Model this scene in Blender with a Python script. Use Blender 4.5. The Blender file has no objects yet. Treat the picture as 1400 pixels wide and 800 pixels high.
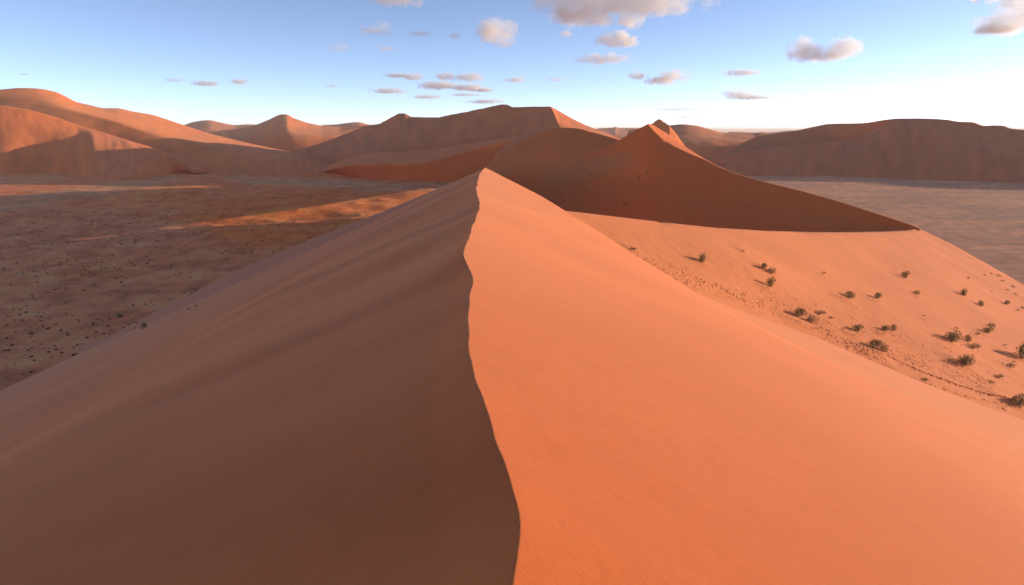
import bpy, math, random
import numpy as np
from mathutils import Vector
from mathutils.bvhtree import BVHTree

random.seed(7)
rng = np.random.default_rng(7)
C = bpy.context.scene.collection
SC = bpy.context.scene
R = math.radians

# ------------------------------------------------------------------ camera
CAM_H = 90.0                      # the camera stands 90 m above the plain (plain z = 0)
F = 834.0                         # focal length in photo pixels (photo 1400 x 800)
TH = math.atan(220.0 / F)         # pitch below the horizon
CT, ST = math.cos(TH), math.sin(TH)
cam_d = bpy.data.cameras.new('camera')
cam = bpy.data.objects.new('camera', cam_d)
C.objects.link(cam)
cam.location = (0, 0, CAM_H)
cam.rotation_euler = (math.pi / 2 - TH, 0, 0)
cam_d.sensor_fit = 'HORIZONTAL'
cam_d.sensor_width = 36
cam_d.lens = 36 * F / 1400
cam_d.clip_start = 0.1
cam_d.clip_end = 200000
SC.camera = cam

# ------------------------------------------------------------------ world, sun, exposure
SUN_EL, SUN_AZ = 6.2, 79.0        # azimuth clockwise from the view direction (+y)
world = bpy.data.worlds.new('World')
SC.world = world
world.use_nodes = True
wn = world.node_tree
wn.nodes.clear()
sky = wn.nodes.new('ShaderNodeTexSky')
sky.sky_type = 'NISHITA'
sky.sun_disc = False
sky.sun_elevation = R(SUN_EL)
sky.sun_rotation = R(SUN_AZ)
sky.altitude = 600
sky.air_density = 0.37
sky.dust_density = 0.1
sky.ozone_density = 2.0
bg = wn.nodes.new('ShaderNodeBackground')
bg.inputs['Strength'].default_value = 0.15
wo = wn.nodes.new('ShaderNodeOutputWorld')
wb = wn.nodes.new('ShaderNodeVectorMath')            # white balance of the camera
wb.operation = 'MULTIPLY'
wb.inputs[1].default_value = (1.27, 0.90, 0.72)
wn.links.new(sky.outputs[0], wb.inputs[0])
wn.links.new(wb.outputs[0], bg.inputs[0])
wn.links.new(bg.outputs[0], wo.inputs[0])

sun_d = bpy.data.lights.new('sun', 'SUN')
sun_d.energy = 2.0
sun_d.angle = R(0.5)
sun_d.color = (1.0, 0.86, 0.68)
sun = bpy.data.objects.new('sun', sun_d)
C.objects.link(sun)
sv = Vector((math.sin(R(SUN_AZ)) * math.cos(R(SUN_EL)), math.cos(R(SUN_AZ)) * math.cos(R(SUN_EL)), math.sin(R(SUN_EL))))
sun.rotation_euler = (-sv).to_track_quat('-Z', 'Y').to_euler()
sun.location = (300, 100, 400)

SC.view_settings.view_transform = 'Standard'
SC.view_settings.look = 'None'
SC.view_settings.gamma = 1
SC.view_settings.exposure = 1.52
SC.cycles.use_denoising = True
SC.cycles.denoiser = 'OPENIMAGEDENOISE'
SC.cycles.max_bounces = 24
SC.cycles.diffuse_bounces = 4
SC.cycles.volume_bounces = 16
SC.cycles.transparent_max_bounces = 16
SC.cycles.volume_step_rate = 1.0
SC.cycles.volume_max_steps = 256

# ------------------------------------------------------------------ helpers
def ray(px, py):
    cx = (np.asarray(px, float) - 700) / F
    cy = (400 - np.asarray(py, float)) / F
    return cx, CT + cy * ST, -ST + cy * CT

def P(px, py, Y):
    x, y, z = ray(px, py)
    return x / y * Y, Y + 0 * x, z / y * Y + CAM_H

def proj(x, y, z):
    z = z - CAM_H
    d = np.maximum(y * CT - z * ST, 0.05)
    u = y * ST + z * CT
    return 700 + F * x / d, 400 - F * u / d

def smooth(e0, e1, x):
    t = np.clip((x - e0) / (e1 - e0), 0, 1)
    return t * t * (3 - 2 * t)

_perm = np.random.default_rng(3).permutation(512)
_perm = np.concatenate([_perm, _perm])
_ga = np.random.default_rng(4).random(512) * 2 * np.pi
_gx, _gy = np.cos(_ga), np.sin(_ga)

def noise(x, y):
    x = np.asarray(x, float); y = np.asarray(y, float)
    xi = np.floor(x).astype(int); yi = np.floor(y).astype(int)
    xf = x - xi; yf = y - yi
    u = xf ** 3 * (xf * (xf * 6 - 15) + 10); v = yf ** 3 * (yf * (yf * 6 - 15) + 10)
    def g(i, j, dx, dy):
        h = _perm[(_perm[i & 511] + j) & 511]
        return _gx[h] * dx + _gy[h] * dy
    a = g(xi, yi, xf, yf); b = g(xi + 1, yi, xf - 1, yf)
    c = g(xi, yi + 1, xf, yf - 1); d = g(xi + 1, yi + 1, xf - 1, yf - 1)
    return (a + (b - a) * u) * (1 - v) + (c + (d - c) * u) * v

def fbm(x, y, o=4, g=0.5):
    s, a = 0, 1.0
    for i in range(o):
        s = s + a * noise(x * 2 ** i + 17.3 * i, y * 2 ** i - 9.1 * i)
        a *= g
    return s

def pchip(xs, ys, x):
    xs = np.asarray(xs, float); ys = np.asarray(ys, float)
    if len(xs) < 3:
        return np.interp(x, xs, ys)
    h = np.diff(xs); d = np.diff(ys) / h
    m = np.zeros_like(ys); m[0] = d[0]; m[-1] = d[-1]
    for k in range(1, len(xs) - 1):
        if d[k - 1] * d[k] > 0:
            w1 = 2 * h[k] + h[k - 1]; w2 = h[k] + 2 * h[k - 1]
            m[k] = (w1 + w2) / (w1 / d[k - 1] + w2 / d[k])
    xc = np.clip(x, xs[0], xs[-1])
    i = np.clip(np.searchsorted(xs, xc) - 1, 0, len(xs) - 2)
    t = (xc - xs[i]) / h[i]
    return ((1 + 2 * t) * (1 - t) ** 2 * ys[i] + t * (1 - t) ** 2 * h[i] * m[i]
            + t * t * (3 - 2 * t) * ys[i + 1] + t * t * (t - 1) * h[i] * m[i + 1])

def in_poly(px, py, poly, soft=6.0):
    """soft inside mask (0..1) of a polygon of photo points"""
    inside = np.zeros(px.shape, bool); dist = np.full(px.shape, 1e9)
    n = len(poly)
    for k in range(n):
        x0, y0 = poly[k]; x1, y1 = poly[(k + 1) % n]
        cond = ((y0 > py) != (y1 > py))
        with np.errstate(divide='ignore', invalid='ignore'):
            xi = (x1 - x0) * (py - y0) / (y1 - y0 if y1 != y0 else 1e-9) + x0
        inside ^= cond & (px < xi)
        dx, dy = x1 - x0, y1 - y0
        t = np.clip(((px - x0) * dx + (py - y0) * dy) / (dx * dx + dy * dy + 1e-9), 0, 1)
        dist = np.minimum(dist, np.hypot(px - x0 - t * dx, (py - y0 - t * dy)))
    sd = np.where(inside, dist, -dist)
    return smooth(-soft, soft, sd)

TERRAIN = []
def mesh_grid(name, X, Y, Z, mat, tint, kind='structure', uv=None):
    n, m = X.shape
    co = np.stack([X, Y, Z], -1).reshape(-1, 3).astype(np.float32)
    i = np.arange(n * m).reshape(n, m)
    q = np.stack([i[:-1, :-1], i[:-1, 1:], i[1:, 1:], i[1:, :-1]], -1).reshape(-1, 4)
    # make the faces point up
    a, b, c = co[q[:, 0]], co[q[:, 1]], co[q[:, 2]]
    nz = np.cross(b - a, c - a)[:, 2]
    if nz.sum() < 0:
        q = q[:, ::-1]
    me = bpy.data.meshes.new(name)
    me.vertices.add(len(co)); me.vertices.foreach_set('co', co.ravel())
    me.loops.add(q.size); me.loops.foreach_set('vertex_index', q.ravel().astype(np.int32))
    me.polygons.add(len(q))
    me.polygons.foreach_set('loop_start', np.arange(0, q.size, 4, dtype=np.int32))
    me.polygons.foreach_set('use_smooth', np.ones(len(q), bool))
    me.update(calc_edges=True)
    at = me.attributes.new('tint', 'FLOAT_COLOR', 'POINT')
    t = np.ones((n * m, 4), np.float32); t[:, :3] = np.asarray(tint, np.float32).reshape(-1, 3)
    at.data.foreach_set('color', t.ravel())
    if uv is not None:
        ua = me.attributes.new('flow', 'FLOAT_VECTOR', 'POINT')
        w = np.zeros((n * m, 3), np.float32); w[:, :2] = uv.reshape(-1, 2)
        ua.data.foreach_set('vector', w.ravel())
    me.materials.append(mat)
    o = bpy.data.objects.new(name, me)
    C.objects.link(o)
    o['kind'] = kind
    TERRAIN.append((o, BVHTree.FromPolygons([tuple(v) for v in co.tolist()], q.tolist())))
    return o

def cast(px, py):
    x, y, z = ray(px, py)
    d = Vector((float(x), float(y), float(z))).normalized()
    o = Vector((0, 0, CAM_H)); best = None
    for ob, b in TERRAIN:
        h = b.ray_cast(o, d)
        if h[0] is not None and (best is None or h[3] < best[1]):
            best = (h[0], h[3], h[1], ob)
    return best

# ------------------------------------------------------------------ materials
def nd(nt, t, **kw):
    n = nt.nodes.new(t)
    for k, v in kw.items():
        setattr(n, k, v)
    return n

def sand_mat(name, fine=0.25, mid=8.0, big=60.0, bump=0.02, grain=0.0, var=0.10, streak=0.0, rough=0.95, sheen=0.25, speck=0.0, ripple=0.0):
    """bare sand or soil: the ground colour comes from the 'tint' attribute, grain and relief from noise; scales in metres"""
    m = bpy.data.materials.new(name); m.use_nodes = True
    nt = m.node_tree; nt.nodes.clear(); L = nt.links.new
    out = nd(nt, 'ShaderNodeOutputMaterial'); bs = nd(nt, 'ShaderNodeBsdfPrincipled')
    L(bs.outputs[0], out.inputs[0])
    bs.inputs['Roughness'].default_value = rough
    bs.inputs['Specular IOR Level'].default_value = 0.12
    bs.inputs['Sheen Weight'].default_value = sheen
    bs.inputs['Sheen Roughness'].default_value = 0.55
    bs.inputs['Sheen Tint'].default_value = (1.0, 0.55, 0.36, 1)
    geo = nd(nt, 'ShaderNodeNewGeometry')
    at = nd(nt, 'ShaderNodeAttribute', attribute_name='tint')
    def nz(scale, detail=4, rough_=0.55, vec=None):
        n = nd(nt, 'ShaderNodeTexNoise'); n.inputs['Scale'].default_value = 1.0 / scale
        n.inputs['Detail'].default_value = detail; n.inputs['Roughness'].default_value = rough_
        L(vec if vec is not None else geo.outputs['Position'], n.inputs['Vector'])
        return n.outputs['Fac']
    def math_(op, a, b):
        n = nd(nt, 'ShaderNodeMath', operation=op)
        for i, v in enumerate((a, b)):
            if isinstance(v, (int, float)): n.inputs[i].default_value = v
            else: L(v, n.inputs[i])
        return n.outputs[0]
    # brightness factor  1 + var * (noise - .5) ...
    f = math_('MULTIPLY', math_('SUBTRACT', nz(big, 3), 0.5), var * 2.2)
    f = math_('ADD', f, math_('MULTIPLY', math_('SUBTRACT', nz(mid, 5), 0.5), var * 1.6))
    f = math_('ADD', f, math_('MULTIPLY', math_('SUBTRACT', nz(fine, 4, 0.7), 0.5), var * 1.2 + grain))
    if streak:
        fa = nd(nt, 'ShaderNodeAttribute', attribute_name='flow')
        n = nz(1.0, 5, 0.6, fa.outputs['Vector'])
        f = math_('ADD', f, math_('MULTIPLY', math_('SUBTRACT', n, 0.5), streak))
    if speck:
        v = nd(nt, 'ShaderNodeTexVoronoi'); v.inputs['Scale'].default_value = 1.0 / (fine * 3)
        L(geo.outputs['Position'], v.inputs['Vector'])
        s = nd(nt, 'ShaderNodeMapRange'); s.inputs[1].default_value = 0.10; s.inputs[2].default_value = 0.22
        s.inputs[3].default_value = -speck; s.inputs[4].default_value = 0.0
        L(v.outputs['Distance'], s.inputs[0]); f = math_('ADD', f, s.outputs[0])
    f = math_('ADD', f, 1.0)
    mx = nd(nt, 'ShaderNodeVectorMath', operation='SCALE')
    L(at.outputs['Color'], mx.inputs[0]); L(f, mx.inputs['Scale'])
    L(mx.outputs[0], bs.inputs['Base Color'])
    h = math_('ADD', math_('MULTIPLY', nz(fine, 5, 0.6), fine), math_('MULTIPLY', nz(mid, 4), mid * 0.25))
    if ripple:
        w = nd(nt, 'ShaderNodeTexWave', wave_type='BANDS', bands_direction='DIAGONAL')
        w.inputs['Scale'].default_value = 1.0 / ripple; w.inputs['Distortion'].default_value = 6
        w.inputs['Detail'].default_value = 2; w.inputs['Detail Scale'].default_value = 1.2
        L(geo.outputs['Position'], w.inputs['Vector'])
        h = math_('ADD', h, math_('MULTIPLY', w.outputs['Fac'], ripple * 0.05))
    bp = nd(nt, 'ShaderNodeBump'); bp.inputs['Strength'].default_value = 1.0; bp.inputs['Distance'].default_value = bump
    L(h, bp.inputs['Height']); L(bp.outputs[0], bs.inputs['Normal'])
    return m

SAND = np.array((0.88, 0.222, 0.056))
M_NEAR = sand_mat('dune sand', fine=0.012, mid=0.5, big=4.0, bump=0.16, grain=0.30, var=0.07, sheen=0.25, ripple=0.10)
M_SLOPE = sand_mat('dune slope sand', fine=0.10, mid=2.5, big=14.0, bump=0.3, grain=0.05, var=0.06, sheen=0.10)
M_MID = sand_mat('dune face sand', fine=1.2, mid=9.0, big=60.0, bump=0.07, grain=0.08, var=0.08, sheen=0.12, streak=0.25)
M_FAR = sand_mat('far dune sand', fine=6, mid=40.0, big=250.0, bump=0.10, grain=0.06, var=0.08, sheen=0.15, streak=0.9)
M_PLAIN = sand_mat('plain soil', fine=2.2, mid=16.0, big=120.0, bump=0.05, grain=0.16, var=0.14, sheen=0.06, speck=0.12)

# ------------------------------------------------------------------ the sand slope with the shrubs: z = -23.2 - .4245 x + .2166 y (from the camera)
U_PTS = [(p, q) for p, q in ((755, 287.5), (780, 290), (840, 297), (900, 304), (975, 312), (1050, 316.5), (1110, 318), (1160, 318), (1210, 317), (1240, 315.5), (1257, 312.5))]
def slope_plane(px, py):
    x, y, z = ray(px, py)
    Y = -23.2 / (z / y + 0.4245 * x / y - 0.2166)
    return x / y * Y, Y
ux, uy = slope_plane([p[0] for p in U_PTS], [p[1] for p in U_PTS])
rx_, ry_ = slope_plane([1257, 1300, 1350, 1400, 1470], [312.5, 333, 361, 389, 428])
rx_ = np.append(rx_, 300); ry_ = np.append(ry_, 60)
ro = np.argsort(rx_)

def hb(x, y):
    z = -23.2 - 0.4245 * x + 0.2166 * y
    # far edge (drops away to the bowl behind), then the right-hand edge
    yu = np.interp(x, ux, uy)
    yu = np.where(x < ux[0], uy[0] + (x - ux[0]) * 1.0, yu)
    yr = np.interp(x, rx_[ro], ry_[ro])
    e = np.where(x < ux[-1], yu, yr)
    d = y - e
    z = z - np.where(d > 0, 0.85 * (np.sqrt(d * d + 2.0) - 1.414), 0)
    z = z - 1.2 * np.maximum(5.0 - x, 0)
    # long soft swells
    z = z + 0.9 * fbm(x / 34 + 3, y / 34, 2) * smooth(0, 20, -d) * smooth(66, 84, y)
    z = z - 3.0 * np.exp(-(((x - 58) * .6 - (y - 108) * .35) / 9) ** 2) * smooth(4, 25, -d) * 0.35
    return z

# footprints: photo points along the trails, dropped on to the slope
tracks = []
def trail(pts, n, spread, size=(0.09, 0.16)):
    pts = np.array(pts, float)
    L_ = np.concatenate([[0], np.cumsum(np.hypot(*np.diff(pts, axis=0).T))])
    for s in rng.random(n) * L_[-1]:
        qx = np.interp(s, L_, pts[:, 0]); qy = np.interp(s, L_, pts[:, 1])
        off = rng.normal() * spread
        x, Y = slope_plane(qx + off * 0.3, qy + off)
        tracks.append((float(x), float(Y), rng.uniform(*size), rng.uniform(0.7, 1.3)))
trail([(850, 342), (900, 364), (960, 388), (1020, 402), (1085, 420)], 330, 5.0)
trail([(900, 352), (960, 380), (1020, 396), (1075, 412)], 150, 3.0)
trail([(1108, 432), (1140, 452), (1175, 470), (1210, 482)], 330, 5.0)
trail([(1125, 428), (1170, 445), (1220, 455), (1290, 472), (1340, 492), (1400, 515)], 260, 5.0)
trail([(1200, 470), (1250, 490), (1300, 508), (1360, 535)], 420, 8.0)
trail([(1110, 452), (1150, 474), (1200, 497), (1262, 520), (1310, 537), (1390, 558)], 120, 1.3)
trail([(1215, 481), (1262, 505), (1312, 525), (1382, 548)], 620, 0.55, (0.10, 0.15))
trail([(1130, 465), (1180, 485), (1230, 503)], 70, 2.0)
trail([(1000, 372), (1040, 392), (1100, 410), (1180, 430)], 60, 5.0)
trail([(1280, 465), (1340, 485), (1400, 507)], 120, 3.0)

# the shrubs of this slope: px, py (foot), width, height, kind, label
BUSHES = [  # px, py (foot), width, height, kind, label
    (866, 341, 17, 6, 'L', 'flat low shrub at the inner rim of the slope, nearest the big crest'),
    (958, 357, 15, 15, 'B', 'upright rounded shrub standing alone high on the slope below the dark face'),
    (1015, 344, 11, 4, 'D', 'thin dry tuft just under the dark slip face, right of the lone upright shrub'),
    (1043, 367, 12, 10, 'B', 'left half of the touching pair of shrubs uphill of a single round shrub'),
    (1055, 373, 13, 9, 'B', 'right half of the touching pair of shrubs uphill of a single round shrub'),
    (1051, 391, 14, 16, 'B', 'round shrub with a dark shadow directly downhill of the touching pair'),
    (1015, 403, 8, 3, 'D', 'small dry twig heap among the upper footprints, left of the round shrub'),
    (1125, 373, 9, 4, 'D', 'faint dry tuft alone on smooth sand uphill right of the round shrub'),
    (1090, 432, 24, 13, 'B', 'large light green shrub at the upper end of the trodden footpath'),
    (1109, 440, 15, 11, 'B', 'smaller shrub touching the right side of the large light green shrub'),
    (1119, 428, 18, 8, 'L', 'low spreading shrub just uphill of the large light green shrub'),
    (1136, 435, 8, 5, 'L', 'little shrub at the right tip of the low spreading shrub by the path'),
    (1159, 406, 18, 10, 'B', 'dark wide shrub with a second one level to its right on bare sand'),
    (1198, 408, 13, 10, 'B', 'peaked shrub on a sandy hump, right of the dark wide shrub'),
    (1253, 402, 9, 6, 'B', 'small dark shrub midway between the peaked shrub and the far right shrubs'),
    (1235, 379, 11, 10, 'B', 'highest dark shrub on the open slope under the tip of the slip face'),
    (1315, 403, 10, 10, 'B', 'small dark shrub with a long shadow, above another at its lower right'),
    (1340, 418, 9, 7, 'B', 'small dark shrub at the lower right of the one with a long shadow'),
    (1375, 416, 8, 6, 'B', 'small dark shrub far right below the specks near the slope edge'),
    (1262, 432, 6, 3, 'D', 'tiny reddish dry tuft alone at the middle of the right slope'),
    (1169, 452, 15, 12, 'B', 'pointed shrub in the midst of the trampled footprints'),
    (1208, 451, 13, 9, 'B', 'left one of two dark shrubs side by side above the track'),
    (1219, 451, 11, 9, 'B', 'right one of two dark shrubs side by side above the track'),
    (1193, 475, 24, 13, 'B', 'long grey green shrub at the head of the dark straight track'),
    (1208, 480, 12, 11, 'B', 'shrub joined to the right end of the long grey green shrub'),
    (1307, 449, 6, 4, 'D', 'tiny dark tuft just uphill of the biggest mid slope shrub'),
    (1299, 465, 23, 15, 'B', 'big dense dark shrub, left of a sprawling one at the same height'),
    (1321, 466, 11, 9, 'B', 'upper small clump of the sprawling shrubs right of the big dense one'),
    (1327, 474, 19, 10, 'L', 'lower sprawling shrub right of the big dense dark one'),
    (1355, 447, 10, 6, 'B', 'upper right one of the small trio of shrubs near the right edge'),
    (1347, 454, 12, 9, 'B', 'middle and largest one of the small trio of shrubs near the right edge'),
    (1335, 457, 8, 5, 'L', 'lower left and palest one of the small trio of shrubs near the right edge'),
    (1374, 472, 7, 4, 'D', 'tiny brown tuft left of the tall ragged shrub cut by the frame'),
    (1396, 489, 24, 23, 'B', 'tall ragged shrub cut by the right frame, above the others there'),
    (1380, 501, 13, 7, 'L', 'small dark shrub right below the tall ragged one'),
    (1386, 495, 9, 4, 'D', 'dry strip of tuft just above the small dark shrub at far right'),
    (1316, 497, 24, 15, 'B', 'big dark oblong shrub standing alone above the end of the track'),
    (1364, 515, 12, 6, 'L', 'low dark shrub between the oblong shrub and the far right one'),
    (1356, 523, 12, 5, 'D', 'brown dry tuft just below the low dark shrub by the path'),
    (1264, 520, 13, 7, 'L', 'lone low shrub on the near side of the straight track'),
    (1391, 554, 26, 15, 'B', 'broad dark shrub at the end of the straight track, lowest at right'),
    (1372, 559, 6, 3, 'D', 'tiny tuft on bare sand lowest of all, below the broad dark shrub'),
]
def axis(segs):
    out = []
    for a, b, s in segs:
        out += list(np.arange(a, b, s))
    return np.array(out + [segs[-1][1]])
gx = axis([(-3, 8, 0.5), (8, 96, 0.10), (96, 130, 0.9), (130, 310, 2.2)])
gy = axis([(40, 60, 2.0), (60, 90, 0.10), (92, 130, 0.6), (130, 320, 1.5)])
GX, GY = np.meshgrid(gx, gy)
GZ = hb(GX, GY)
for bx_, by_, bw_, bh_, bk_, bl_ in BUSHES:              # low sand mound with a short drift behind every shrub
    mx_, my_ = slope_plane(bx_, by_); wm = bw_ / F * np.hypot(mx_, my_) / 1.25
    qx = (GX - mx_ + 0.25 * wm); qy = GY - my_
    GZ += 0.17 * wm * np.exp(-(qx / (1.15 * wm)) ** 2 - (qy / (0.75 * wm)) ** 2)
for tx, ty, r, dp in tracks:
    i0, i1 = np.searchsorted(gx, [tx - 3 * r, tx + 3 * r]); j0, j1 = np.searchsorted(gy, [ty - 3 * r, ty + 3 * r])
    if i1 - i0 < 2 or j1 - j0 < 2: continue
    dx = GX[j0:j1, i0:i1] - tx; dy = GY[j0:j1, i0:i1] - ty
    q = (dx * dx + dy * dy) / (r * r)
    GZ[j0:j1, i0:i1] += dp * (-0.085 * np.exp(-q * 1.2) + 0.02 * np.exp(-((np.sqrt(q) - 1.6) ** 2) * 4))
tint = np.ones(GX.shape + (3,)) * np.array((0.78, 0.228, 0.076))
w = np.clip(0.5 + 1.2 * fbm(GX / 22, GY / 22, 3), 0, 1)[..., None]
tint = tint * (1 + 0.10 * (w - 0.5)) * np.array((1, 1.01, 1.03))
mesh_grid('dune_slope', GX, GY, np.maximum(GZ + CAM_H, -5), M_SLOPE, tint)

# ------------------------------------------------------------------ the dune the camera stands on
cp = np.array([(700, 800), (704, 775), (709, 745), (713, 716), (711, 700), (706, 681), (699, 660), (690, 635), (680, 608), (672, 580), (665, 560), (657, 535), (648, 510),
               (643, 490), (640, 470), (640, 445), (639, 432), (642, 415), (643, 400), (646, 386), (645, 376), (641, 366), (635, 356), (633, 346), (636, 336), (640, 326), (644, 316), (647, 306),
               (651, 297), (655, 288), (656, 280), (653.5, 270), (651.5, 259), (652, 250), (654, 242), (657, 235), (662, 230.5)], float)
def crest_xy(px, py):
    x, y, z = ray(px, py)
    Y = -3.0 / (z / y + 0.0357)
    return x / y * Y, Y
cxw, cyw = crest_xy(cp[:, 0], cp[:, 1])
cs = -0.042                                            # the straight crest runs x = cs * y
def wig(y):
    w_ = np.interp(y, cyw, cxw - cs * cyw, left=np.nan, right=np.nan) + (0.012 + 0.0022 * y) * fbm(y * 1.7 / (1 + 0.03 * np.abs(y)), 0 * y + 2.5, 3)
    back = (cxw[0] - cs * cyw[0]) * np.exp(-np.abs(y - cyw[0]) / 6) + 0.25 * np.sin(y * 0.9) * smooth(0, 8, cyw[0] - y)
    w_ = np.where(y < cyw[0], back, w_)
    end = (cxw[-1] - cs * cyw[-1])
    w_ = np.where(y > cyw[-1], end * np.exp(-(y - cyw[-1]) / 20), w_)
    return w_
# left edge of the shaded face, (px, py, Y)
E1 = np.array([(-420, 752, 172), (-200, 638, 178), (0, 535, 190), (100, 487, 186), (200, 443, 181), (300, 398, 174), (400, 353, 167), (500, 307, 160), (570, 273, 156), (620, 248, 153), (654, 233, 151)], float)
e1x, e1y, e1z = P(E1[:, 0], E1[:, 1], E1[:, 2]); e1z = e1z - CAM_H
sE = (-e1z - 3 - 0.0357 * e1y) / np.maximum(cs * e1y - e1x, 0.5)
sE[-1] = sE[-2]
S2 = np.array([(-300, 640, 225), (0, 522, 250), (100, 478, 250), (150, 458, 245), (190, 437, 240), (225, 419, 236), (320, 371, 228), (430, 324, 212), (520, 290, 196), (590, 261, 182), (640, 240, 170)], float)
s2x, s2y, s2z = P(S2[:, 0], S2[:, 1], S2[:, 2]); s2z = s2z - CAM_H
# right edge of the lit face between the peak and the slope
ER = np.array([(664, 229.5, 150), (700, 246.5, 118), (740, 268, 95), (780, 291, 78)], float)
erx, ery, erz = P(ER[:, 0], ER[:, 1], ER[:, 2]); erz = erz - CAM_H

yy = [-90.0]
while yy[-1] < 640:
    y = yy[-1]
    yy.append(y + (2.5 if y < -6 else max(0.05, 0.013 * (y + 3)) if y < 150 else 1.0 if y < 215 else 3.0))
yy = np.array(yy)
tt = [0.0]
while tt[-1] < 300:
    tt.append(tt[-1] + min(max(0.02, 0.022 * tt[-1]), 1.8))
tt = np.array(tt)
T = np.concatenate([-tt[::-1], tt[1:]])
T = T[T < 150]
TG, YG = np.meshgrid(T, yy)
XG = cs * YG + TG + wig(YG) * np.exp(-np.abs(TG) / 2.5)
base = -3.0 - 0.0357 * YG
# right, lit flank
far_ = smooth(25, 60, YG)
sr = 0.43 * (1 - far_) + far_ * np.interp(TG, [0, 8.5, 13, 17, 24, 32, 40, 70, 110], [.37, .38, .44, .49, .52, .495, .470, .438, .42])
ZR = base - sr * TG
te = np.interp(YG, ery[::-1], (erx - cs * ery)[::-1], left=1e3)
te = np.where(YG > 150, 0.0, te)
dR = np.where(YG < ery[-1], -1.0, TG - te)
# left, shaded flank
so = np.argsort(e1x)
s_l = np.interp(XG, e1x[so], sE[so])
ycut = np.interp(XG, e1x[so], e1y[so])
ZE = -3.0 - 0.0357 * ycut - s_l * np.maximum(cs * ycut - XG, 0)
ZL = base - s_l * (-TG)
s2o = np.argsort(s2x)
y2 = np.interp(XG, s2x[s2o], s2y[s2o]); z2 = np.interp(XG, s2x[s2o], s2z[s2o])
dL = YG - ycut
mid_ = ZE + (z2 - ZE) * smooth(0, 1, np.clip(dL / np.maximum(y2 - ycut, 1), 0, 1))
lin = np.clip(dL / np.maximum(y2 - ycut, 1), 0, 1)
dip = -3.2 * np.sin(np.pi * lin) * smooth(-12, -45, XG)
mid_ = ZE + (z2 - ZE) * lin + dip
ZL = np.where(dL < 0, ZL, np.where(YG < y2, mid_, z2 - 0.55 * (YG - y2)))
# peak end
ypk = 150.0
Zr = np.where(dR > 0, ZR - 0.62 * (np.sqrt(dR * dR + 0.05) - 0.224), ZR)
shade_tail = -0.0588 * YG - np.where(TG > 0, 0.75, 0.52) * np.abs(TG) - 0.4 * np.maximum(YG - 545, 0)  # unseen ridge behind the peak, added to cast shade on the left plain
Zr = np.where(YG > ypk, shade_tail, Zr)
ZLk = np.where(YG > ypk, np.maximum(np.minimum(ZL, base - 0.378 * np.abs(TG)), shade_tail), ZL)
Z = np.where(TG >= 0, Zr, ZLk)
# soft relief: cornice lip, wind-scoured hollows running away from the crest on the shaded side, slow swells
a = np.abs(TG)
Z = Z - 0.10 * smooth(0.05, 0.7, a) * (TG < 0) * smooth(3, 9, YG + 3)
fade = smooth(0.3, 4, a) * smooth(-1, -6, dL) * smooth(-1, -5, dR)
sc = fbm(YG / 7.5 + 0.02 * TG, TG / 26 + 5, 3) * 0.68 + fbm(YG / 2.6, TG / 14, 2) * 0.10
Z = Z + np.where(TG < 0, sc * np.exp(-a / 26) * smooth(9, 22, YG) * smooth(0.2, 5, a), 0) * smooth(-1, -8, dL)
Z = Z + fade * 0.10 * fbm(XG / 18, YG / 18, 2) * smooth(5, 25, np.hypot(XG, YG))
Z = Z + smooth(-2, -30, TG) * smooth(-2, -14, dL) * 0.30 * fbm(XG / 55 + 2, YG / 55, 2)
Z = np.maximum(Z, -94)
tint = np.ones(XG.shape + (3,)) * SAND
a = np.abs(TG)
v = fbm(YG / 5.0 + 0.03 * TG, TG / 30 + 5, 4)                       # streaks blown away from the crest
pt = fbm(XG / 14 + 3, YG / 14, 3)
k = (v * np.exp(-a / 30) * (TG < 0) * 1.0 + 0.3 * pt)[..., None]
tint = tint * (1 + 0.48 * k * np.array((0.7, 1.0, 1.2)))
# light gradient painted over coarse and dusty sand: darker by the camera, paler outward
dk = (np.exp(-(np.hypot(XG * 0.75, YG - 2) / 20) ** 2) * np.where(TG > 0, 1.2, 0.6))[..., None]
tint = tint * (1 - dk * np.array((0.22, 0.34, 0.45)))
pale = (smooth(18, 120, -TG) * 0.75 * (1 - 0.85 * smooth(0, 5, dL)))[..., None]
tint = tint * (1 - pale) + pale * np.array((0.82, 0.275, 0.110))
strip = (smooth(0.5, 5, dL) * (TG < -4) * 0.8)[..., None]
tint = tint * (1 - strip) + strip * np.array((0.66, 0.225, 0.120))
pale = (smooth(8, 45, TG) * 0.8)[..., None]
tint = tint * (1 - pale) + pale * np.array((0.80, 0.242, 0.086))
mesh_grid('dune', XG, YG, Z + CAM_H, M_NEAR, tint)

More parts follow.
